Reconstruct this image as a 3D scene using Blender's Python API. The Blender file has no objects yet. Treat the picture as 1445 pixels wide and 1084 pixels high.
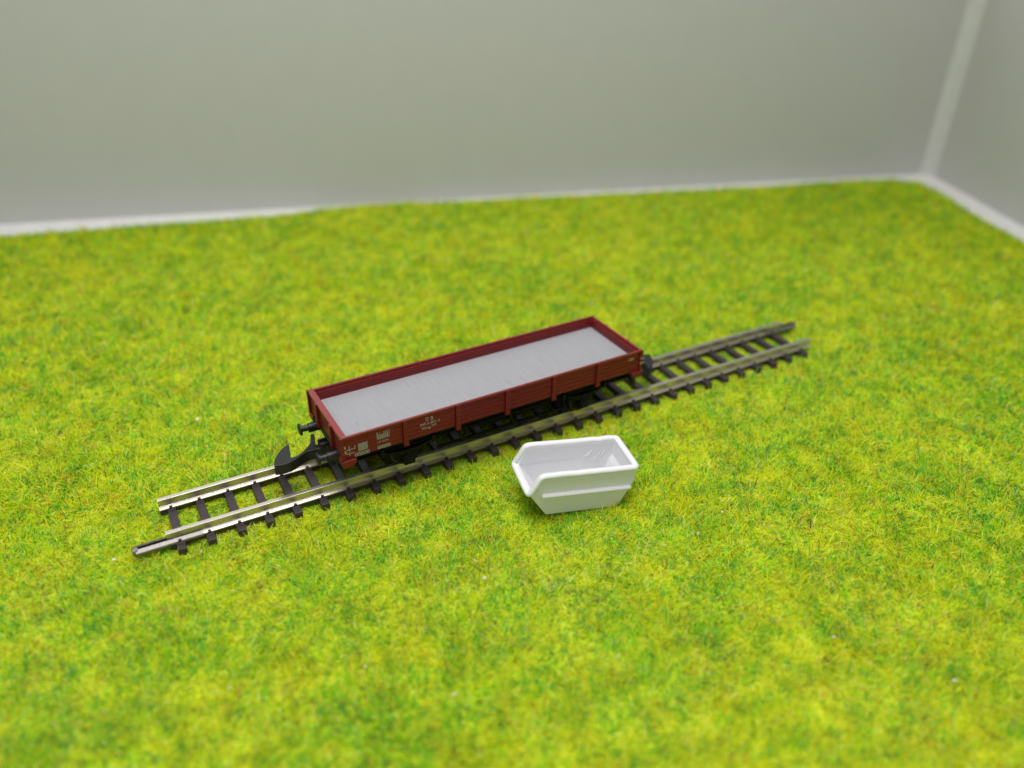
import bpy, bmesh, math
import numpy as np
from mathutils import Vector, Matrix

S = 0.1                      # geometry below is written in millimetres; 1 Blender unit = 10 mm
sc = bpy.context.scene
COL = sc.collection

# ------------------------------------------------------------------ camera, world, lamp, exposure
cam = bpy.data.cameras.new('camera')
camo = bpy.data.objects.new('camera', cam); COL.objects.link(camo)
camo.location = (-1.84372, -12.40208, 9.94046)
camo.rotation_euler = (math.radians(58.05), math.radians(-0.60), math.radians(-28.37))
cam.sensor_width = 36.0
cam.lens = 28.2173
cam.clip_start = 0.05
cam.clip_end = 500
cam.dof.use_dof = True
cam.dof.focus_distance = 15.0
cam.dof.aperture_fstop = 0.094
cam.dof.aperture_blades = 0
sc.camera = camo

w = bpy.data.worlds.new('World'); sc.world = w
w.use_nodes = True
bg = w.node_tree.nodes['Background']
bg.inputs[0].default_value = (0.985, 0.98, 1.0, 1)
bg.inputs[1].default_value = 0.36

def area_lamp(name, loc, aim, sx, sy, energy, colour):
    la = bpy.data.lights.new(name, 'AREA')
    la.shape = 'RECTANGLE'; la.size = sx; la.size_y = sy
    la.energy = energy; la.color = colour
    lo = bpy.data.objects.new(name, la); COL.objects.link(lo)
    lo.location = loc
    lo.rotation_euler = (Vector(aim) - lo.location).to_track_quat('-Z', 'Y').to_euler()
area_lamp('ceiling_lamp', (1.0, -4.5, 34.0), (1.0, -4.0, 0), 20, 17, 9000, (1.0, 0.985, 0.97))
area_lamp('window_lamp', (-4.0, 62.0, 43.0), (1.0, 0, 1.0), 44, 32, 3200, (1.0, 0.985, 0.97))

sc.view_settings.view_transform = 'Standard'
sc.view_settings.look = 'None'
sc.view_settings.exposure = 0.35
sc.view_settings.gamma = 1.0
sc.cycles.use_denoising = True
sc.cycles.sample_clamp_indirect = 4.0
sc.cycles.max_bounces = 8
sc.cycles.diffuse_bounces = 5

# ------------------------------------------------------------------ materials
def new_mat(name):
    m = bpy.data.materials.new(name); m.use_nodes = True
    nt = m.node_tree
    return m, nt, nt.nodes['Principled BSDF']

def N(nt, t, **kw):
    n = nt.nodes.new(t)
    for k, v in kw.items():
        if k in n.inputs: n.inputs[k].default_value = v
        else: setattr(n, k, v)
    return n

def surface(name, col, rough=0.45, metal=0.0, var=0.12, vscale=6.0, bump=0.05, bscale=60.0,
            stretch=(1, 1, 1), spec=0.5, dist=0.02):
    m, nt, p = new_mat(name)
    tc = N(nt, 'ShaderNodeTexCoord')
    mp = N(nt, 'ShaderNodeMapping'); mp.inputs['Scale'].default_value = stretch
    nt.links.new(tc.outputs['Object'], mp.inputs['Vector'])
    n1 = N(nt, 'ShaderNodeTexNoise', Scale=vscale, Detail=5.0)
    nt.links.new(mp.outputs[0], n1.inputs['Vector'])
    cr = N(nt, 'ShaderNodeValToRGB')
    a, b = 1 - var, 1 + var
    cr.color_ramp.elements[0].position = 0.3; cr.color_ramp.elements[1].position = 0.7
    cr.color_ramp.elements[0].color = tuple(c * a for c in col) + (1,)
    cr.color_ramp.elements[1].color = tuple(min(1, c * b) for c in col) + (1,)
    nt.links.new(n1.outputs['Fac'], cr.inputs['Fac'])
    nt.links.new(cr.outputs['Color'], p.inputs['Base Color'])
    n2 = N(nt, 'ShaderNodeTexNoise', Scale=bscale, Detail=3.0)
    nt.links.new(mp.outputs[0], n2.inputs['Vector'])
    bp = N(nt, 'ShaderNodeBump', Strength=bump, Distance=dist)
    nt.links.new(n2.outputs['Fac'], bp.inputs['Height'])
    nt.links.new(bp.outputs[0], p.inputs['Normal'])
    mr = N(nt, 'ShaderNodeMapRange'); mr.inputs['To Min'].default_value = max(0.05, rough - 0.08); mr.inputs['To Max'].default_value = rough + 0.08
    nt.links.new(n1.outputs['Fac'], mr.inputs['Value'])
    nt.links.new(mr.outputs[0], p.inputs['Roughness'])
    p.inputs['Metallic'].default_value = metal
    p.inputs['Specular IOR Level'].default_value = spec
    return m

M = {}
M['red'] = surface('red_brown_plastic', (0.158, 0.012, 0.012), 0.40, var=0.10, vscale=9, bump=0.06, bscale=40, spec=0.3)
M['red_lit_rim'] = surface('red_brown_plastic_sheen', (0.23, 0.028, 0.028), 0.30, var=0.08, vscale=9, bump=0.08, bscale=40)  # same red plastic, lightened to paint in the sheen of the top rails
M['black'] = surface('black_plastic', (0.007, 0.007, 0.0075), 0.42, var=0.25, vscale=12, bump=0.15, bscale=70)
M['under'] = surface('black_underframe_plastic', (0.006, 0.006, 0.006), 0.55, var=0.25, vscale=12, bump=0.1, bscale=70, spec=0.15)
M['iron'] = surface('dark_wheel_metal', (0.02, 0.018, 0.017), 0.42, metal=0.3, var=0.2)
M['sleeper'] = surface('dark_brown_plastic_sleeper', (0.038, 0.028, 0.031), 0.5, var=0.25, vscale=14, bump=0.35, bscale=30, stretch=(3, .5, 3), dist=0.01)
M['rail'] = surface('nickel_silver_rail', (0.66, 0.60, 0.525), 0.36, metal=1.0, var=0.10, vscale=8, bump=0.06, bscale=30, stretch=(.25, 6, 6), dist=0.005)
M['joiner'] = surface('dull_steel_joiner', (0.24, 0.225, 0.21), 0.5, metal=1.0, var=0.25, vscale=16, bump=0.2, bscale=40, dist=0.005)
M['letter'] = surface('cream_print', (0.32, 0.295, 0.235), 0.5, var=0.18, vscale=30, bump=0.0)
M['wall'] = surface('grey_white_card', (0.455, 0.462, 0.432), 0.75, var=0.012, vscale=1.2, bump=0.25, bscale=14, dist=0.01, spec=0.25)
M['tape'] = surface('pale_paper_strip', (0.51, 0.52, 0.485), 0.7, var=0.05, vscale=2, bump=0.2, bscale=12, dist=0.01, spec=0.25)
M['board'] = surface('white_card_floor', (0.74, 0.735, 0.72), 0.7, var=0.04, vscale=2, bump=0.1, bscale=10, spec=0.25)
M['fleck'] = surface('white_fleck', (0.75, 0.75, 0.73), 0.5, var=0.1)

# grey load floor: fine cross grain with a few dark scratches
m, nt, p = new_mat('grey_load_floor'); M['floor'] = m
tc = N(nt, 'ShaderNodeTexCoord')
mp = N(nt, 'ShaderNodeMapping'); mp.inputs['Scale'].default_value = (9, .55, 1)
nt.links.new(tc.outputs['Object'], mp.inputs['Vector'])
gr = N(nt, 'ShaderNodeTexNoise', Scale=3.2, Detail=6.0, Roughness=0.65)
nt.links.new(mp.outputs[0], gr.inputs['Vector'])
cr = N(nt, 'ShaderNodeValToRGB')
cr.color_ramp.elements[0].position = 0.30; cr.color_ramp.elements[0].color = (0.284, 0.286, 0.300, 1)
cr.color_ramp.elements[1].position = 0.62; cr.color_ramp.elements[1].color = (0.318, 0.320, 0.335, 1)
nt.links.new(gr.outputs['Fac'], cr.inputs['Fac'])
mp2 = N(nt, 'ShaderNodeMapping'); mp2.inputs['Scale'].default_value = (14, .8, 1)
nt.links.new(tc.outputs['Object'], mp2.inputs['Vector'])
scn = N(nt, 'ShaderNodeTexNoise', Scale=2.3, Detail=2.0)
nt.links.new(mp2.outputs[0], scn.inputs['Vector'])
sr = N(nt, 'ShaderNodeMapRange'); sr.inputs['From Min'].default_value = 0.70; sr.inputs['From Max'].default_value = 0.78
nt.links.new(scn.outputs['Fac'], sr.inputs['Value'])
mx = N(nt, 'ShaderNodeMix', data_type='RGBA')
mx.inputs['B'].default_value = (0.16, 0.11, 0.10, 1)
nt.links.new(sr.outputs[0], mx.inputs['Factor']); nt.links.new(cr.outputs[0], mx.inputs['A'])
nt.links.new(mx.outputs['Result'], p.inputs['Base Color'])
bp = N(nt, 'ShaderNodeBump', Strength=0.22, Distance=0.006)
nt.links.new(gr.outputs['Fac'], bp.inputs['Height']); nt.links.new(bp.outputs[0], p.inputs['Normal'])
p.inputs['Roughness'].default_value = 0.62

# white printed plastic: horizontal layer lines
m, nt, p = new_mat('white_printed_plastic'); M['white'] = m
tc = N(nt, 'ShaderNodeTexCoord')
wv = N(nt, 'ShaderNodeTexWave', Scale=5.2, Distortion=0.6, Detail=2.0)
wv.bands_direction = 'Z'; wv.inputs['Detail Scale'].default_value = 2.0
nt.links.new(tc.outputs['Object'], wv.inputs['Vector'])
nz = N(nt, 'ShaderNodeTexNoise', Scale=9.0, Detail=4.0)
nt.links.new(tc.outputs['Object'], nz.inputs['Vector'])
ad = N(nt, 'ShaderNodeMath', operation='MULTIPLY_ADD'); ad.inputs[1].default_value = 0.5
nt.links.new(wv.outputs['Fac'], ad.inputs[0]); nt.links.new(nz.outputs['Fac'], ad.inputs[2])
bp = N(nt, 'ShaderNodeBump', Strength=0.2, Distance=0.012)
nt.links.new(ad.outputs[0], bp.inputs['Height']); nt.links.new(bp.outputs[0], p.inputs['Normal'])
p.inputs['Base Color'].default_value = (0.73, 0.73, 0.745, 1)
p.inputs['Roughness'].default_value = 0.52

# grass fibre: own colour of each fibre from a mesh attribute
m = bpy.data.materials.new('grass_fibre'); m.use_nodes = True; nt = m.node_tree; M['grass'] = m
nt.nodes.clear()
out = N(nt, 'ShaderNodeOutputMaterial')
at = N(nt, 'ShaderNodeAttribute', attribute_name='fibre_colour')
df = N(nt, 'ShaderNodeBsdfDiffuse'); tr = N(nt, 'ShaderNodeBsdfTranslucent'); gl = N(nt, 'ShaderNodeBsdfGlossy', Roughness=0.45)
mx1 = N(nt, 'ShaderNodeMixShader'); mx1.inputs[0].default_value = 0.58
mx2 = N(nt, 'ShaderNodeMixShader'); mx2.inputs[0].default_value = 0.03
for n in (df, tr): nt.links.new(at.outputs['Color'], n.inputs['Color'])
nt.links.new(df.outputs[0], mx1.inputs[1]); nt.links.new(tr.outputs[0], mx1.inputs[2])
nt.links.new(mx1.outputs[0], mx2.inputs[1]); nt.links.new(gl.outputs[0], mx2.inputs[2])
nt.links.new(mx2.outputs[0], out.inputs[0])
M['mat'] = surface('grass_mat_backing', (0.40, 0.46, 0.025), 0.9, var=0.35, vscale=1.5, bump=0.4, bscale=20, spec=0.1)

# ------------------------------------------------------------------ mesh helpers (mm in, scaled by S)
def finish(name, bm, mat, parent=None, bevel=0.0, smooth=False):
    me = bpy.data.meshes.new(name)
    bmesh.ops.recalc_face_normals(bm, faces=bm.faces)
    bm.to_mesh(me); bm.free()
    me.transform(Matrix.Scale(S, 4))
    me.materials.append(M[mat])
    if smooth:
        for f in me.polygons: f.use_smooth = True
    o = bpy.data.objects.new(name, me); COL.objects.link(o)
    if parent: o.parent = parent
    if bevel:
        b = o.modifiers.new('bevel', 'BEVEL'); b.width = bevel * S; b.segments = 2; b.limit_method = 'ANGLE'
        b.angle_limit = math.radians(40)
    return o

def inst(src, loc, parent, rotz=0.0, name=None):
    o = src.copy(); COL.objects.link(o); o.parent = parent
    o.location = Vector(loc) * S; o.rotation_euler = (0, 0, rotz)
    return o

def box(bm, x0, x1, y0, y1, z0, z1):
    v = [bm.verts.new((x, y, z)) for z in (z0, z1) for y in (y0, y1) for x in (x0, x1)]
    for f in ((0, 1, 3, 2), (4, 6, 7, 5), (0, 4, 5, 1), (2, 3, 7, 6), (0, 2, 6, 4), (1, 5, 7, 3)):
        bm.faces.new([v[i] for i in f])

def extrude_poly(bm, pts, a, b, axis):
    """closed polygon pts (2-D) extruded between a and b along axis x, y or z"""
    def P(q, t):
        return {'x': (t, q[0], q[1]), 'y': (q[0], t, q[1]), 'z': (q[0], q[1], t)}[axis]
    A = [bm.verts.new(P(q, a)) for q in pts]; B = [bm.verts.new(P(q, b)) for q in pts]
    n = len(pts)
    bm.faces.new(A); bm.faces.new(B[::-1])
    for i in range(n): bm.faces.new((A[i], A[(i + 1) % n], B[(i + 1) % n], B[i]))

def lathe(bm, prof, c, axis, seg=24):
    """prof: list of (t along axis, radius)"""
    rings = []
    for t, r in prof:
        ring = []
        for k in range(seg):
            a = 2 * math.pi * k / seg; u, v = r * math.cos(a), r * math.sin(a)
            d = {'x': (t, u, v), 'y': (u, t, v), 'z': (u, v, t)}[axis]
            ring.append(bm.verts.new((c[0] + d[0], c[1] + d[1], c[2] + d[2])))
        rings.append(ring)
    for a, b in zip(rings, rings[1:]):
        for k in range(seg): bm.faces.new((a[k], a[(k + 1) % seg], b[(k + 1) % seg], b[k]))
    bm.faces.new(rings[0]); bm.faces.new(rings[-1][::-1])

def tube(bm, pts, r, seg=8, closed=False, flat=1.0):
    pts = [Vector(p) for p in pts]; n = len(pts); rings = []
    for i, q in enumerate(pts):
        a = pts[(i - 1) % n] if (closed or i) else q
        b = pts[(i + 1) % n] if (closed or i < n - 1) else q
        d1 = (q - a).normalized() if (q - a).length else None
        d2 = (b - q).normalized() if (b - q).length else None
        t = ((d1 or d2) + (d2 or d1)).normalized()
        k = 1.0
        if d1 and d2: k = 1 / max(0.5, math.cos(d1.angle(d2) / 2))
        side = t.cross(Vector((0, 0, 1)))
        side = side.normalized() if side.length > 1e-4 else Vector((1, 0, 0))
        up = side.cross(t).normalized()
        rings.append([bm.verts.new(q + side * (r * k * math.cos(2 * math.pi * j / seg)) + up * (r * flat * math.sin(2 * math.pi * j / seg))) for j in range(seg)])
    m = n if closed else n - 1
    for i in range(m):
        a, b = rings[i], rings[(i + 1) % n]
        for j in range(seg): bm.faces.new((a[j], a[(j + 1) % seg], b[(j + 1) % seg], b[j]))
    if not closed: bm.faces.new(rings[0]); bm.faces.new(rings[-1][::-1])

def thing(name, label, cat, loc=(0, 0, 0), rot=(0, 0, 0)):
    o = bpy.data.objects.new(name, None); COL.objects.link(o)
    o.location = Vector(loc) * S; o.rotation_euler = rot
    o.empty_display_size = 0.5
    o['label'] = label; o['category'] = cat
    return o

# ------------------------------------------------------------------ setting: card box, floor board, grass mat
W0, W1 = Vector((-47, 188.6)), Vector((288.5, 84.4))          # foot of the back wall
CORN = W0 + (W1 - W0) * 1.010
R1 = Vector((268.3, 26.3))
dr = (R1 - CORN).normalized(); db = (W1 - W0).normalized()
BL_ = CORN - db * 560; RF = CORN + dr * 330
ZF = -1.2; ZT = 76.0

def slab_wall(name, a, b, nrm, label):
    bm = bmesh.new(); t = 3.0
    o2 = nrm * t
    pts = [a, b, b + o2, a + o2]
    extrude_poly(bm, [(q.x, q.y) for q in pts], ZF, ZT, 'z')
    o = finish(name, bm, 'wall')
    o['kind'] = 'structure'; o['label'] = label
    return o
nb = Vector((-db.y, db.x))
if nb.y < 0: nb = -nb
nr = Vector((-dr.y, dr.x))
if nr.x < 0: nr = -nr
slab_wall('wall_back', BL_, CORN, nb, 'plain grey white card wall behind the grass')
slab_wall('wall_right', CORN + dr * 0.02, RF, nr, 'plain grey white card wall closing the right side')
# pale strip in the corner where the two walls meet
bm = bmesh.new()
ca, cb = CORN - db * 4.2, CORN + dr * 4.8
mid = (ca + cb) / 2 + (CORN - (ca + cb) / 2) * 0.25
extrude_poly(bm, [(ca.x, ca.y), (mid.x, mid.y), (cb.x, cb.y), (CORN.x, CORN.y)], ZF + .02, ZT - 1, 'z')
o = finish('corner_strip', bm, 'tape'); o['kind'] = 'structure'; o['label'] = 'pale paper strip in the wall corner'
# floor board
bm = bmesh.new()
fl = [BL_, CORN, RF, RF + Vector((-190, -40)), Vector((-230, -230)), BL_ + Vector((-60, -200))]
extrude_poly(bm, [(q[0], q[1]) for q in fl], ZF - 3, ZF, 'z')
o = finish('floor', bm, 'board'); o['kind'] = 'structure'; o['label'] = 'white card floor showing as a strip behind the grass'

# grass mat outline (edge slightly wavy along the walls)
EDGE = [(-230, 224), (-140, 197), (-46.5, 171.5), (-26, 166.6), (-5.2, 161.6), (17, 155.7), (39.1, 150.5), (63.2, 148.2), (81.4, 143.6), (98, 136.0), (115.2, 131.0), (148, 119.6), (179.9, 109.2), (214, 97.8), (247.2, 88.8),
        (266, 81.5), (273.5, 74.0), (268.0, 58.0), (259.6, 39.8), (256, 31), (253.0, 21.4), (249.8, 14.2), (227, -50), (195, -130), (170, -190), (-190, -190)]
bm = bmesh.new()
GZ = 0.3
extrude_poly(bm, EDGE, ZF + 0.01, GZ, 'z')
o = finish('ground', bm, 'mat'); o['kind'] = 'structure'; o['label'] = 'green backing sheet of the model grass mat'

# ------------------------------------------------------------------ grass fibres (one mesh, kind stuff)
rng = np.random.default_rng(7)
def vnoise(x, y, s, seed):
    g = np.random.default_rng(seed).random((256, 256))
    u, v = x / s + 1000, y / s + 1000
    i, j = np.floor(u).astype(int), np.floor(v).astype(int)
    fu, fv = u - i, v - j
    fu, fv = fu * fu * (3 - 2 * fu), fv * fv * (3 - 2 * fv)
    G = lambda a, b: g[a % 256, b % 256]
    return (G(i, j) * (1 - fu) + G(i + 1, j) * fu) * (1 - fv) + (G(i, j + 1) * (1 - fu) + G(i + 1, j + 1) * fu) * fv
def inside(x, y, poly):
    r = np.zeros(len(x), bool); n = len(poly)
    for k in range(n):
        x1, y1 = poly[k]; x2, y2 = poly[(k + 1) % n]
        c = ((y1 > y) != (y2 > y)) & (x < (x2 - x1) * (y - y1) / (y2 - y1 + 1e-12) + x1)
        r ^= c
    return r
CW = np.array([-18.44, -124.02, 99.40])
def density(x, y):
    d = np.sqrt((x - CW[0]) ** 2 + (y - CW[1]) ** 2 + CW[2] ** 2)
    # angle from the viewing direction (on the ground) decides how far the dense part reaches sideways
    ang = np.degrees(np.arctan2(x - CW[0], y - CW[1]))
    side = np.clip((np.abs(ang - 28.4) - 46) / 20, 0, 1)
    near = np.where(d < 185, 16.0, np.where(d < 250, 8.0, 4.5))
    return np.where((side > 0) & (d > 150), near * (1 - side) + 2.5 * side, near)
xs, ys = [], []
NC = 1100000
x = rng.uniform(-200, 278, NC * 2); y = rng.uniform(-165, 215, NC * 2)
area = 478 * 380.0
keep = rng.random(NC * 2) < density(x, y) * area / (NC * 2)
far_out = ((x < -110) & (y < 100)) | (y < -150) | ((x > 120) & (y < -110))
keep &= ~(far_out & (rng.random(NC * 2) < 0.6))
x, y = x[keep], y[keep]
k = inside(x, y, EDGE); x, y = x[k], y[k]
n = len(x)
d = np.sqrt((x - CW[0]) ** 2 + (y - CW[1]) ** 2 + CW[2] ** 2)
# matted tufts: long-wavelength lean direction plus scatter
az = 2 * np.pi * vnoise(x, y, 21, 1) * 1.3 + 4.0 * vnoise(x, y, 3, 2) + rng.normal(0, 1.9, n)
up_ = rng.random(n) < .3
tilt = np.radians(np.clip(np.where(up_, rng.normal(32, 13, n), rng.normal(64, 14, n)) + 22 * (vnoise(x, y, 6, 3) - .5), 5, 88))
L = np.clip(rng.normal(1.5, 0.45, n) * np.where(rng.random(n) < .09, 1.6, 1.0), 0.6, 3.4) * (0.75 + 0.5 * vnoise(x, y, 9, 4))
wd = np.clip(rng.normal(0.135, 0.035, n), 0.07, 0.24) * np.clip(d / 165, 0.9, 2.0)
z0 = np.full(n, GZ)
# pressed flat under the track and the skip
tr_ = (np.abs(y) < 8.6) & (x > -23) & (x < 133)
gap = tr_ & (np.abs(y) < 4.0)
L[tr_] *= 0.8
tilt[tr_] = np.maximum(tilt[tr_], np.radians(58))
sx = (x - 49.15) * .947 - (y + 26.43) * .3206; sy = (x - 49.15) * .3206 + (y + 26.43) * .947
sk = (np.abs(sx) < 7.2) & (np.abs(sy) < 4.4)
L[sk] *= 0.25
ci, si = np.cos(az), np.sin(az)
st, ct = np.sin(tilt), np.cos(tilt)
bend = rng.uniform(0.15, 0.5, n)
p0 = np.stack([x, y, z0], 1)
dirv = np.stack([ci * st, si * st, ct], 1)
perp = np.stack([-si, ci, np.zeros(n)], 1)
tw = rng.uniform(-0.6, 0.6, n)[:, None]
perp = perp * np.cos(tw) + np.array([0, 0, 1.0]) * np.sin(tw)
mid_ = p0 + dirv * (L * 0.55)[:, None]
tilt2 = np.minimum(tilt + bend, np.radians(100))
d2 = np.stack([ci * np.sin(tilt2), si * np.sin(tilt2), np.cos(tilt2)], 1)
tip = mid_ + d2 * (L * 0.45)[:, None]
tip[:, 2] = np.maximum(tip[:, 2], GZ + 0.05)
hw = (wd * .5)[:, None]
V = np.empty((n, 5, 3))
V[:, 0] = p0 - perp * hw; V[:, 1] = p0 + perp * hw
V[:, 2] = mid_ + perp * hw * .9; V[:, 3] = mid_ - perp * hw * .9; V[:, 4] = tip
V[:, 0, 2] -= .1; V[:, 1, 2] -= .1
V *= S
# fibre colours: the flock is a blend of dyed fibres, mixed in patches
pal = np.array([(0.88, 0.94, 0.012), (0.56, 0.90, 0.013), (0.15, 0.60, 0.02), (0.04, 0.36, 0.07), (0.96, 0.88, 0.012), (0.70, 0.30, 0.06), (0.30, 0.09, 0.035), (0.93, 0.95, 0.35)])
pr = np.tile(np.array([0.42, 0.29, 0.145, 0.060, 0.065, 0.022, 0.024, 0.030]), (n, 1))
v1 = vnoise(x, y, 5.5, 11) * .20 + vnoise(x, y, 2.2, 12) * .40 + vnoise(x, y, 1.0, 16) * .40
v2 = vnoise(x, y, 2.4, 13)
v3 = vnoise(x, y, 30, 14)
g = np.clip((v1 - .5) * 5.4 + (v3 - .5) * .9, -1, 1)
pr[:, 0] *= 1 - .45 * g; pr[:, 4] *= np.clip(1 - 1.0 * g, .1, 3); pr[:, 1] *= 1 + .5 * g
pr[:, 2] *= np.clip(1 + 1.6 * g, .15, 4); pr[:, 3] *= np.clip(1 + 2.0 * g, .05, 4)
pr[:, 5] *= np.clip(1 + 5 * (v2 - .62), .2, 4); pr[:, 6] *= np.clip(1 + 5 * (v2 - .62), .2, 4)
worn = np.exp(-(((x - 38) / 9) ** 2 + ((y + 42) / 4.5) ** 2)) + .8 * np.exp(-(((x - 22) / 7) ** 2 + ((y + 38) / 3) ** 2)) + .5 * np.exp(-(((x - 52) / 8) ** 2 + ((y + 45) / 3) ** 2))
pr[:, 7] += .34 * worn * vnoise(x, y, 2.5, 31)
pr[:, 2] *= 1 - .5 * np.clip(worn, 0, 1)
cp = np.cumsum(pr / pr.sum(1, keepdims=True), 1)
idx = (rng.random(n)[:, None] > cp).sum(1).clip(0, len(pal) - 1)
colr = pal[idx] * (rng.uniform(.58, 1.26, n) * (0.86 + .30 * vnoise(x, y, 1.6, 17)))[:, None]
colr = np.clip(colr, 0, .96)
me = bpy.data.meshes.new('grass')
me.vertices.add(n * 5); me.vertices.foreach_set('co', V.astype(np.float32).ravel())
base = (np.arange(n) * 5)[:, None]
lv = (base + np.array([0, 1, 2, 3, 3, 2, 4])).ravel().astype(np.int32)
me.loops.add(n * 7); me.loops.foreach_set('vertex_index', lv)
me.polygons.add(n * 2)
ls = ((np.arange(n) * 7)[:, None] + np.array([0, 4])).ravel().astype(np.int32)
me.polygons.foreach_set('loop_start', ls)
me.update(calc_edges=True)
ca_ = me.attributes.new('fibre_colour', 'FLOAT_COLOR', 'POINT')
cc = np.ones((n, 5, 4), np.float32); cc[:, :, :3] = colr[:, None, :]
ca_.data.foreach_set('color', cc.ravel())
me.materials.append(M['grass'])
go = bpy.data.objects.new('grass', me); COL.objects.link(go)
go['kind'] = 'stuff'; go['label'] = 'short yellow green model grass fibres covering the mat'; go['category'] = 'grass'
print('grass fibres', n)

# white flecks lying in the grass
bm = bmesh.new()
fr = np.random.default_rng(5)
FL = [(-29.5, -4.9), (-16.2, -9.8), (-17.8, -40), (0.5, -45.6), (24, -38), (34.5, -61.5), (62.5, -46), (70.2, -43.5), (66, -74), (44, 31), (-1.4, 25.7), (-9.5, 32), (11.5, 13.8), (100, -41.2), (96, 40), (22, 52), (-12.3, 61), (75.5, -88), (10.2, -56.0), (178, 78)]
for fx, fy in FL:
    r = fr.uniform(.2, .42); c = Vector((fx, fy, 1.6))
    ring = [bm.verts.new(c + Vector((r * fr.uniform(.5, 1.3) * math.cos(a), r * fr.uniform(.4, 1.0) * math.sin(a), fr.uniform(-.15, .25)))) for a in np.linspace(0, 2 * np.pi, 7)[:-1]]
    top = bm.verts.new(c + Vector((0, 0, .3))); bot = bm.verts.new(c - Vector((0, 0, .2)))
    for i in range(6):
        bm.faces.new((ring[i], ring[(i + 1) % 6], top)); bm.faces.new((ring[(i + 1) % 6], ring[i], bot))
o = finish('debris', bm, 'fleck'); o['kind'] = 'stuff'; o['label'] = 'tiny white flecks caught in the grass'; o['category'] = 'debris'

# ------------------------------------------------------------------ track section
trk = thing('track_section', 'straight piece of model railway track with nickel rails on dark sleepers', 'track')
XL, XR = -20.84, 131.35
RP = [(-.95, 1.92), (.95, 1.92), (.95, 2.10), (.22, 2.35), (.20, 3.28), (.43, 3.42), (.43, 3.84), (.36, 3.90), (-.36, 3.90), (-.43, 3.84), (-.43, 3.42), (-.20, 3.28), (-.22, 2.35), (-.95, 2.10)]
for yc in (4.93, -4.93):
    bm = bmesh.new()
    extrude_poly(bm, [(yc + a, b) for a, b in RP], XL, XR, 'x')
    finish('rail', bm, 'rail', trk)
# sleeper prototype
bm = bmesh.new(); box(bm, -.72, .72, -7.95, 7.95, 0.1, 1.9)
sl0 = finish('sleeper', bm, 'sleeper', trk, bevel=.09)
bm = bmesh.new()
extrude_poly(bm, [(-.55, 0), (.55, 0), (.5, .12), (.2, .2), (-.2, .2), (-.5, .12)], -.34, .42, 'y')
box(bm, -.28, .28, .12, .62, .1, .55)
cl0 = finish('rail_clip', bm, 'sleeper', sl0, bevel=.05)
CLIPS = [(-6.32, 0), (-3.54, math.pi), (3.54, 0), (6.32, math.pi)]
PITCH, XS0 = 5.0584, -18.897
jig = np.random.default_rng(3)
for k in range(30):
    dx = jig.normal(0, .04)
    if k == 0: s = sl0; s.location = Vector((XS0, 0, 0)) * S
    else: s = inst(sl0, (XS0 + k * PITCH + dx, 0, 0), trk)
    for j, (cy, rz) in enumerate(CLIPS):
        if k == 0 and j == 0: c = cl0; c.location = Vector((0, cy, 1.88)) * S
        else: c = inst(cl0, (0, cy, 1.88), s, rz)
        c.rotation_euler = (0, 0, rz)
# webs that tie the sleepers together under the rails
def web_mesh():
    bm = bmesh.new()
    h = PITCH / 2 - .60
    top = [(-h, 1.86), (h, 1.86)]
    arc = [(h * math.cos(a), .25 + .75 * math.sin(a)) for a in np.linspace(0, math.pi, 9)]
    extrude_poly(bm, top + [(h, .1)] + arc[1:-1] + [(-h, .1)], -.8, .8, 'y')
    return bm
wb0 = finish('web', web_mesh(), 'sleeper', trk, bevel=.05)
first = True
for k in range(29):
    for yc in (4.93, -4.93):
        loc = (XS0 + (k + .5) * PITCH, yc, 0)
        if first: wb0.location = Vector(loc) * S; first = False
        else: inst(wb0, loc, trk)
# stub ends of the sleeper strip
for (x0, x1, yc) in ((-20.9, -19.4, 4.93), (-20.6, -19.4, -5.2), (128.2, 129.5, -4.93)):
    bm = bmesh.new(); box(bm, x0, x1, yc - .8, yc + .8, .3, 1.88)
    finish('strip_end', bm, 'sleeper', trk, bevel=.3)
# rail joiners: folded sheet shoes gripping the rail foot
JP = [(-1.12, 1.72), (1.12, 1.72), (1.22, 1.95), (1.12, 2.22), (.42, 2.52), (.36, 2.44), (1.0, 2.14), (1.08, 1.95), (1.02, 1.84), (-1.02, 1.84), (-1.08, 1.95), (-1.0, 2.14), (-.36, 2.44), (-.42, 2.52), (-1.12, 2.22), (-1.22, 1.95)]
for (x0, x1, yc) in ((-26.0, -14.9, -4.93), (125.6, 135.9, 4.93)):
    bm = bmesh.new(); extrude_poly(bm, [(yc + a, b) for a, b in JP], x0, x1, 'x')
    j = finish('rail_joiner', bm, 'joiner', trk)
    bm = bmesh.new(); xe = x0 if x0 < 0 else x1
    lathe(bm, [(-.5, .75), (.35, .9)] if x0 < 0 else [(-.35, .9), (.5, .75)], (xe, yc, 2.05), 'x', 10)
    finish('joiner_tip', bm, 'joiner', j, bevel=.05)

# ------------------------------------------------------------------ goods wagon
wag = thing('goods_wagon', 'red brown low sided model goods wagon with grey floor standing on the track', 'wagon',
            (42.785, 0, 0), (0, 0.0067, 0.0311))
HX, HY = 33.0, 8.95
ZB, ZR = 11.75, 16.65
def wpart(name, bm, mat, parent=wag, bevel=0.0, smooth=False): return finish(name, bm, mat, parent, bevel, smooth)

bm = bmesh.new(); box(bm, -32.45, 32.45, -8.45, 8.45, 13.0, 14.2)
wpart('load_floor', bm, 'floor')

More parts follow.
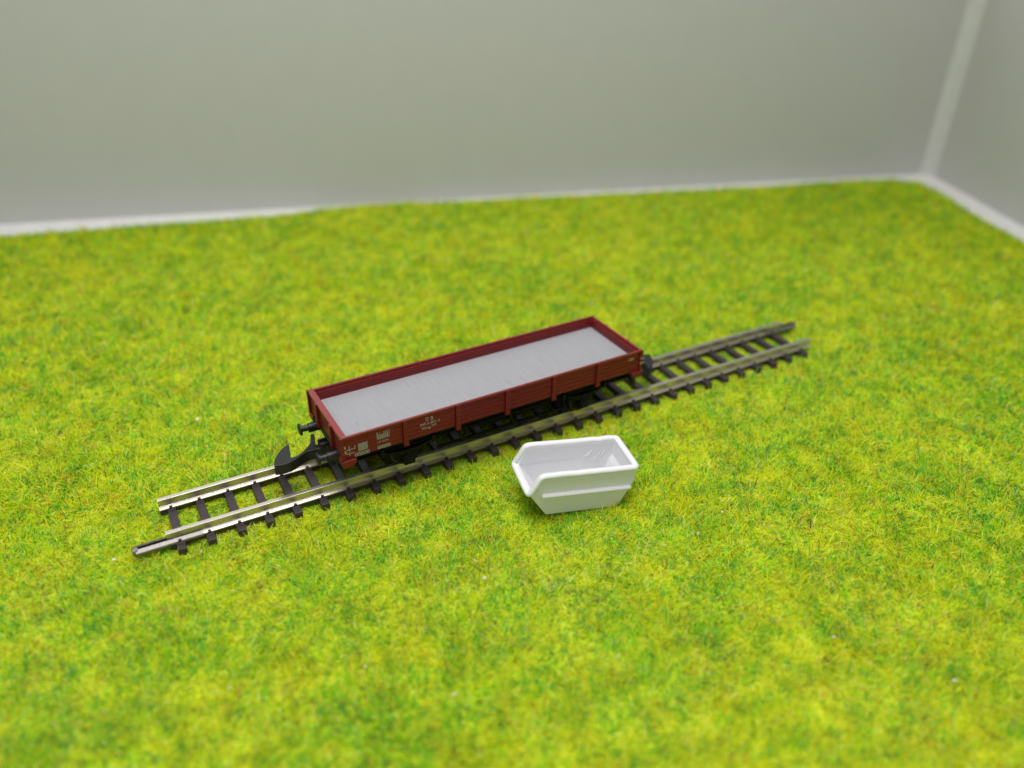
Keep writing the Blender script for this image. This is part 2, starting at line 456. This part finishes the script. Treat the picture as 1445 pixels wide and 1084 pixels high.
XP = [-21.0 + 10.76 * k for k in range(5)]
BAYS = [(-32.95, XP[0] - .52)] + [(XP[k] + .52, XP[k + 1] - .52) for k in range(4)] + [(XP[4] + .52, 32.95)]
PH = (16.22 - ZB) / 5
post0 = {}
for sgn in (-1, 1):
    bm = bmesh.new()
    box(bm, -32.85, 32.85, min(sgn * 8.78, sgn * 8.32), max(sgn * 8.78, sgn * 8.32), ZB + .05, 16.02)
    sw = wpart('side_wall', bm, 'red')
    bm = bmesh.new()
    box(bm, -33.1, 33.1, min(sgn * 8.72, sgn * 9.12), max(sgn * 8.72, sgn * 9.12), 16.24, ZR)
    wpart('top_rail', bm, 'red_lit_rim', sw, bevel=.09)
    pr_ = np.random.default_rng(21 + sgn)
    for x0, x1 in BAYS:
        for r in range(5):
            off = pr_.uniform(-.02, .025)
            bm = bmesh.new()
            box(bm, x0 + .01, x1 - .01, min(sgn * 8.79, sgn * (HY + off)), max(sgn * 8.79, sgn * (HY + off)), ZB + r * PH + .045, ZB + (r + 1) * PH - .045)
            wpart('plank', bm, 'red', sw, bevel=.05)
    for i, xp in enumerate(XP):
        bm = bmesh.new()
        box(bm, xp - .48, xp + .48, min(sgn * 8.80, sgn * 9.38), max(sgn * 8.80, sgn * 9.38), 10.95, 16.6)
        for zz in (11.4, 12.5, 13.4, 14.3, 15.2):
            lathe(bm, [(sgn * 9.36, .17), (sgn * 9.44, .14), (sgn * 9.50, .05)], (xp + .12, 0, zz), 'y', 8)
        wpart('post', bm, 'red', sw, bevel=.06)
for sgn in (-1, 1):
    bm = bmesh.new()
    box(bm, min(sgn * 32.8, sgn * 32.32), max(sgn * 32.8, sgn * 32.32), -8.30, 8.30, ZB + .05, 16.02)
    ew = wpart('end_wall', bm, 'red')
    bm = bmesh.new(); q0, q1 = (32.05, 33.2) if sgn < 0 else (32.78, 33.2)
    box(bm, min(sgn * q0, sgn * q1), max(sgn * q0, sgn * q1), -8.70, 8.70, 16.06 if sgn < 0 else 16.26, ZR - .01)
    wpart('top_rail', bm, 'red_lit_rim', ew, bevel=.09)
    EP = [-8.75, -3.95, 3.95, 8.75]
    for k in range(3):
        for r in range(5):
            bm = bmesh.new()
            a, b = EP[k] + (.47 if k else .0), EP[k + 1] - (.47 if k < 2 else .0)
            box(bm, min(sgn * 32.81, sgn * 32.97), max(sgn * 32.81, sgn * 32.97), a, b, ZB + r * PH + .045, ZB + (r + 1) * PH - .045)
            wpart('plank', bm, 'red', ew, bevel=.05)
    for yp in (-3.95, 3.95):
        bm = bmesh.new(); box(bm, min(sgn * 32.82, sgn * 33.55), max(sgn * 32.82, sgn * 33.55), yp - .45, yp + .45, 11.3, 16.55)
        wpart('post', bm, 'red', ew, bevel=.08)
    for ys_ in (-1, 1):
        # corner post with the step block below
        bm = bmesh.new()
        box(bm, min(sgn * 32.75, sgn * 33.42), max(sgn * 32.75, sgn * 33.42), min(ys_ * 8.76, ys_ * 9.32), max(ys_ * 8.76, ys_ * 9.32), 11.7, 16.58)
        for zz in (12.2, 13.2, 15.5):
            lathe(bm, [(ys_ * 9.3, .17), (ys_ * 9.38, .14), (ys_ * 9.44, .05)], (sgn * 33.1, 0, zz), 'y', 8)
        wpart('corner_post', bm, 'red', wag, bevel=.07)
        bm = bmesh.new()
        xa, xb = sgn * 30.75, sgn * 33.36
        extrude_poly(bm, [(xa, 11.72), (xb, 11.72), (xb, 10.35), (sgn * 31.5, 10.35), (xa, 11.1)], ys_ * 7.3, ys_ * 9.55, 'y')
        wpart('corner_block', bm, 'red', wag, bevel=.1)

# underframe
bm = bmesh.new(); box(bm, -32.3, 32.3, -7.9, 7.9, 11.2, 12.9); box(bm, -31, 31, -2.2, 2.2, 9.4, 11.3)
wpart('chassis', bm, 'under', bevel=.1)
for sgn in (-1, 1):
    bm = bmesh.new()
    y0, y1 = sorted((sgn * 6.6, sgn * 7.1))
    box(bm, -31.5, 31.5, y0, y1, 9.7, 11.25)
    y0, y1 = sorted((sgn * 6.55, sgn * 7.45)); box(bm, -31.5, 31.5, y0, y1, 11.0, 11.24); box(bm, -31.5, 31.5, y0, y1, 9.55, 9.75)
    wpart('sole_bar', bm, 'under', bevel=.04)
    for xc in (-20, 20):
        bm = bmesh.new()
        out_ = [(-3.6, 9.7), (3.6, 9.7), (1.9, 5.6), (1.2, 5.1), (-1.2, 5.1), (-1.9, 5.6)]
        extrude_poly(bm, [(xc + a, b) for a, b in out_], sgn * 6.35, sgn * 6.75, 'y')
        ag = wpart('axle_guard', bm, 'under', bevel=.06)
        bm = bmesh.new()
        x0 = xc
        box(bm, x0 - 1.15, x0 + 1.15, *sorted((sgn * 6.7, sgn * 8.0)), 5.5, 7.7)
        box(bm, x0 - .8, x0 + .8, *sorted((sgn * 7.9, sgn * 8.25)), 5.8, 7.2)
        wpart('axle_box', bm, 'under', ag, bevel=.18)
        bm = bmesh.new()
        for q in range(4):
            hl = 5.2 - q * 1.1; zz = 8.7 - q * .27
            top = [(t * hl, zz + .16 + .9 * (t * hl / 5.2) ** 2 - .0) for t in np.linspace(-1, 1, 9)]
            bot = [(t * hl, zz - .08 + .9 * (t * hl / 5.2) ** 2) for t in np.linspace(1, -1, 9)]
            extrude_poly(bm, [(xc + a, b) for a, b in top + bot], sgn * 7.05, sgn * 7.75, 'y')
        box(bm, xc - .5, xc + .5, *sorted((sgn * 6.98, sgn * 7.85)), 7.6, 9.0)
        wpart('leaf_spring', bm, 'under', ag)
        for s2 in (-1, 1):
            bm = bmesh.new()
            box(bm, xc + s2 * 5.2 - .35, xc + s2 * 5.2 + .35, *sorted((sgn * 6.9, sgn * 7.8)), 8.9, 10.4)
            wpart('spring_hanger', bm, 'under', ag, bevel=.1)
            bm = bmesh.new()
            extrude_poly(bm, [(xc + s2 * a, b) for a, b in ((3.1, 9.6), (4.1, 9.6), (4.0, 7.8), (3.75, 5.6), (3.0, 5.4), (3.3, 7.2))], sgn * 4.4, sgn * 5.5, 'y')
            wpart('brake_shoe', bm, 'under', bevel=.1)
    # long tie rod and hanger of the brake gear
    bm = bmesh.new()
    box(bm, -13.5, 15.5, *sorted((sgn * 6.2, sgn * 6.7)), 5.9, 6.45)
    for xx in (-8.0, 3.5):
        extrude_poly(bm, [(xx - 1.3, 9.7), (xx - .8, 9.7), (xx, 6.9), (xx + .8, 9.7), (xx + 1.3, 9.7), (xx + .35, 6.2), (xx - .35, 6.2)], sgn * 6.25, sgn * 6.7, 'y')
    tube(bm, [(-6, sgn * 5.6, 8.0), (9.5, sgn * 5.6, 8.0)], .22)
    wpart('brake_gear', bm, 'under', bevel=.03)
bm = bmesh.new(); box(bm, -2.5, 11.5, -5.2, 5.2, 6.6, 9.5)
wpart('weight_box', bm, 'under', bevel=.3)
for xc in (-20, 20):
    yo = -xc * .0311
    bm = bmesh.new(); lathe(bm, [(-6.2, .45), (6.2, .45)], (xc, yo, 6.78 + .0067 * xc), 'y', 14)
    ax = wpart('wheelset', bm, 'iron')
    for sgn in (-1, 1):
        bm = bmesh.new()
        prof = [(sgn * t, r) for t, r in ((3.55, .8), (3.6, 3.3), (4.05, 3.35), (4.3, 2.92), (5.7, 2.85), (5.75, 2.35), (5.45, 2.2), (5.45, .9), (5.9, .8))]
        lathe(bm, prof, (xc, yo, 6.78 + .0067 * xc), 'y', 40)
        wpart('wheel', bm, 'iron', ax)

# headstocks, buffers, couplings
CO = [(-43.35, -.03), (-43.14, .9), (-42.6, 2.1), (-41.84, 3.21), (-41.2, 4.0), (-40.44, 4.63), (-39.75, 5.1), (-38.98, 5.45), (-39.3, 4.1), (-39.63, 2.62), (-39.92, 1.01),
      (-39.17, .99), (-38.5, 1.14), (-37.92, 1.45), (-37.2, 1.9), (-36.59, 2.5), (-35.9, 3.1), (-35.47, 3.72), (-34.9, 5.0), (-34.5, 6.5), (-33.7, 6.3), (-34.3, 4.6), (-34.75, 2.85), (-33.6, 2.4),
      (-31.5, 2.4), (-31.5, .4), (-33.7, 1.0), (-35.2, 1.35), (-36.62, 1.35), (-37.8, .9), (-38.96, .25), (-40.52, -.35), (-41.92, -.40)]
for sgn in (-1, 1):
    bm = bmesh.new()
    x0, x1 = sorted((sgn * 32.3, sgn * 32.75)); box(bm, x0, x1, -7.6, 7.6, 9.5, 11.9)
    x0, x1 = sorted((sgn * 32.2, sgn * 33.15)); box(bm, x0, x1, -7.2, 7.2, 11.0, 11.5)
    wpart('headstock', bm, 'black', bevel=.1)
    for yb in (-5.3, 5.3):
        bm = bmesh.new()
        t = lambda a: sgn * a
        lathe(bm, [(t(32.6), 1.15), (t(33.0), 1.15), (t(33.05), .85), (t(34.9), .78), (t(34.95), .62), (t(36.3), .58), (t(36.35), .70)], (0, yb, 10.9), 'x', 20)
        x0, x1 = sorted((t(32.7), t(35.0))); box(bm, x0, x1, yb - .45, yb + .45, 9.95, 10.2)
        bf = wpart('buffer', bm, 'black', smooth=False)
        bm = bmesh.new()
        lathe(bm, [(t(36.3), .9), (t(36.36), 1.2), (t(36.62), 1.22), (t(36.78), .95), (t(36.85), .3)], (0, yb, 10.9), 'x', 24)
        wpart('buffer_head', bm, 'black', bf)
    # hook coupling: flat claw with a tail, the opposite end turned half round
    bm = bmesh.new()
    pts = CO if sgn < 0 else [(-a, -b) for a, b in CO]
    extrude_poly(bm, pts, 6.2, 8.4, 'z')
    cp_ = wpart('coupling', bm, 'black', bevel=.1)
    bm = bmesh.new()
    x0, x1 = sorted((sgn * 29.5, sgn * 32.6)); box(bm, x0, x1, -2.6, 2.6, 6.4, 9.6)
    x0, x1 = sorted((sgn * 32.4, sgn * 34.2)); box(bm, x0, x1, *sorted((sgn * -1.9, sgn * -.9)), 7.2, 9.4); box(bm, x0, x1, *sorted((sgn * -3.0, sgn * -2.5)), 7.2, 9.4)
    wpart('coupling_pocket', bm, 'black', cp_, bevel=.25)

# printed lettering on the near side: outlines set just proud of the planks
def text_mesh(body, x, z, h, sx=1.0, y=-9.01, name='lettering', spacing=1.0):
    cu = bpy.data.curves.new('txt', 'FONT'); cu.body = body; cu.size = 1.0; cu.space_character = spacing
    cu.resolution_u = 3; cu.offset = 0.01
    ob = bpy.data.objects.new('txt', cu); COL.objects.link(ob)
    dg = bpy.context.evaluated_depsgraph_get()
    me = bpy.data.meshes.new_from_object(ob.evaluated_get(dg))
    bpy.data.objects.remove(ob); bpy.data.curves.remove(cu)
    k = h / 0.72
    # FONT glyphs lie in XY: stand them up into XZ
    Mx = Matrix(((k * sx, 0, 0, x), (0, 0, -1, y), (0, k, 0, z), (0, 0, 0, 1)))
    me.transform(Matrix.Scale(S, 4) @ Mx); me.name = name
    me.materials.clear(); me.materials.append(M['letter'])
    o = bpy.data.objects.new(name, me); COL.objects.link(o); o.parent = wag
    so = o.modifiers.new('thickness', 'SOLIDIFY'); so.thickness = .02 * S; so.offset = 0
    return o
def marks(rects, name='marking', y=-9.0):
    bm = bmesh.new()
    for x0, x1, z0, z1 in rects: box(bm, x0, x1, y - .03, y, z0, z1)
    return wpart(name, bm, 'letter')
text_mesh('D B', -16.95, 14.93, .78, .95)
text_mesh('945 0 801-3', -18.05, 14.05, .60, .95, spacing=1.05)
text_mesh('Klmg', -17.75, 13.15, .60, 1.05)
text_mesh('560', -15.75, 13.45, .42, 1.2)
# data panel beside the first post
text_mesh('I.1', -26.45, 15.05, .55, 1.0)
text_mesh('ABC', -25.35, 15.12, .46, .9)
marks([(-26.5, -24.05, 14.08, 14.16), (-26.5, -26.42, 14.08, 15.65), (-24.13, -24.05, 14.08, 15.6), (-26.5, -24.05, 14.92, 14.99)] +
      [(-26.35 + .36 * i, -26.12 + .36 * i, 14.22, 14.85) for i in range(6)], 'data_panel')
text_mesh('1 UP  BI 2RN', -26.55, 13.22, .46, .62)
marks([(-26.5, -24.0, 11.98, 12.06), (-26.5, -24.0, 12.54, 12.62)] + [(-26.5 + .28 * i, -26.33 + .28 * i, 12.12, 12.50) for i in range(9)], 'data_panel')
# load grid and marks at the corner
grid = [(-30.15, -28.35, 12.86 + .27 * i, 13.04 + .27 * i) for i in range(6)] + [(-30.15, -30.05, 12.8, 14.5), (-28.45, -28.35, 12.8, 14.5), (-29.3, -29.22, 12.8, 14.5)]
marks(grid, 'data_panel')
marks([(-30.85, -28.1, 11.86, 11.97), (-30.85, -28.1, 12.5, 12.6)] + [(-30.85 + .9 * i, -30.72 + .9 * i, 11.86, 12.6) for i in range(3)] + [(-28.2, -28.08, 11.86, 12.6)] +
      [(-30.55 + .9 * i, -30.15 + .9 * i, 12.08, 12.38) for i in range(3)], 'load_table')
marks([(-31.84, -31.70, 12.4, 14.6), (-32.4, -30.7, 13.66, 13.80), (-30.78, -30.64, 13.66, 14.42), (-32.4, -30.9, 12.78, 12.92)], 'cross_mark')
bm = bmesh.new()
for zc, rr in ((14.35, .36), (13.3, .42)):
    lathe(bm, [(-9.04, rr * .55), (-9.04, rr), (-9.0, rr), (-9.0, rr * .55)], (-32.72, 0, zc), 'y', 18)
wpart('round_emblem', bm, 'letter')
# small marks at the far end
marks([(29.95, 31.2, 15.25, 15.34), (29.95, 31.2, 14.72, 14.81), (29.95, 30.06, 14.72, 15.34), (31.09, 31.2, 14.72, 15.34), (30.3, 30.5, 14.88, 15.2), (30.62, 30.82, 14.88, 15.2)], 'small_plate_mark', y=-9.0)
marks([(32.75 + .42 * i, 33.02 + .42 * i, z0, z0 + .5) for i in range(3) for z0 in (14.45, 13.35)], 'corner_marking', y=-9.34)

# ------------------------------------------------------------------ white skip
skp = thing('skip_container', 'small white plastic skip with one lowered lip standing on the grass before the track', 'skip',
            (48.777, -26.232, 0.75), (0.004, 0.095, -0.205))
L0, L1, L2 = (-11.0, 5.5), (-10.65, 5.0), (-7.0, 0.0)
R2_, R1_, D_, C_, B_ = (7.4, 0.0), (8.75, 4.95), (9.4, 6.1), (9.4, 9.4), (-9.15, 9.4)
def hwid(z): return 4.2 + min(z, 5.0) * .11 + (.08 if z > 7 else 0)
bm = bmesh.new()
vs = {}
for nme, (a, b) in dict(L0=L0, L1=L1, L2=L2, R2=R2_, R1=R1_, D=D_, C=C_, B=B_).items():
    for s_ in (-1, 1): vs[nme, s_] = bm.verts.new((a, s_ * hwid(b), b))
for s_ in (-1, 1):
    for loop in (('L0', 'L1', 'R1', 'D'), ('L0', 'D', 'C', 'B'), ('L1', 'L2', 'R2', 'R1')):
        f = [vs[q, s_] for q in loop]; bm.faces.new(f if s_ < 0 else f[::-1])
for a, b in (('L0', 'L1'), ('L1', 'L2'), ('L2', 'R2'), ('R2', 'R1'), ('R1', 'D'), ('D', 'C')):
    bm.faces.new((vs[a, -1], vs[a, 1], vs[b, 1], vs[b, -1]))
body = finish('body', bm, 'white', skp)
so = body.modifiers.new('thickness', 'SOLIDIFY'); so.thickness = .75 * S; so.offset = -1; so.use_even_offset = True
bv = body.modifiers.new('bevel', 'BEVEL'); bv.width = .22 * S; bv.segments = 3; bv.limit_method = 'ANGLE'
# rim bead round the open edge (near side, far side, end, lip), corners rounded
h_ = 4.74
key = [(-11.0, -h_, 5.45), (-9.15, -h_, 9.45), (9.2, -h_, 9.45), (9.2, h_, 9.45), (-9.15, h_, 9.45), (-11.0, h_, 5.45)]
path = []
rj = np.random.default_rng(4)
for i, q in enumerate(key):
    q = Vector(q); a = Vector(key[i - 1]); b = Vector(key[(i + 1) % len(key)])
    ua, ub = (a - q).normalized(), (b - q).normalized()
    for t in np.linspace(0, 1, 5):
        c = .75
        path.append((q + ua * c) * (1 - t) ** 2 + q * 2 * t * (1 - t) + (q + ub * c) * t ** 2)
    L_ = (b - q).length
    for t in np.arange(2.0, L_ - 1.5, 1.6):
        path.append(q + ub * t + Vector((0, 0, rj.normal(0, .035))))
bm = bmesh.new()
tube(bm, path, .64, 14, closed=True, flat=.78)
rm = finish('rim', bm, 'white', skp, smooth=True)
# half round ridge along both long sides
for s_ in (-1, 1):
    bm = bmesh.new(); yy = s_ * (hwid(5.0) - .02)
    tube(bm, [(-8.6, yy, 5.05), (-8.2, yy + s_ * .06, 5.05), (8.3, yy + s_ * .06, 5.05), (8.75, yy, 5.05)], .60, 12, flat=.8)
    finish('ridge', bm, 'white', skp, smooth=True)
# stray print strands inside
bm = bmesh.new(); sr_ = np.random.default_rng(9)
for i in range(7):
    x0 = sr_.uniform(2.2, 6.0); z0_ = sr_.uniform(4.2, 6.4); yb = hwid(z0_) - .9
    pts = [(x0 + j * .35 + sr_.normal(0, .12), yb - .12 - .2 * math.sin(j * 1.1), z0_ + j * .28 + sr_.normal(0, .12)) for j in range(5)]
    tube(bm, pts, .045, 6)
finish('print_strand', bm, 'white', skp, smooth=True)
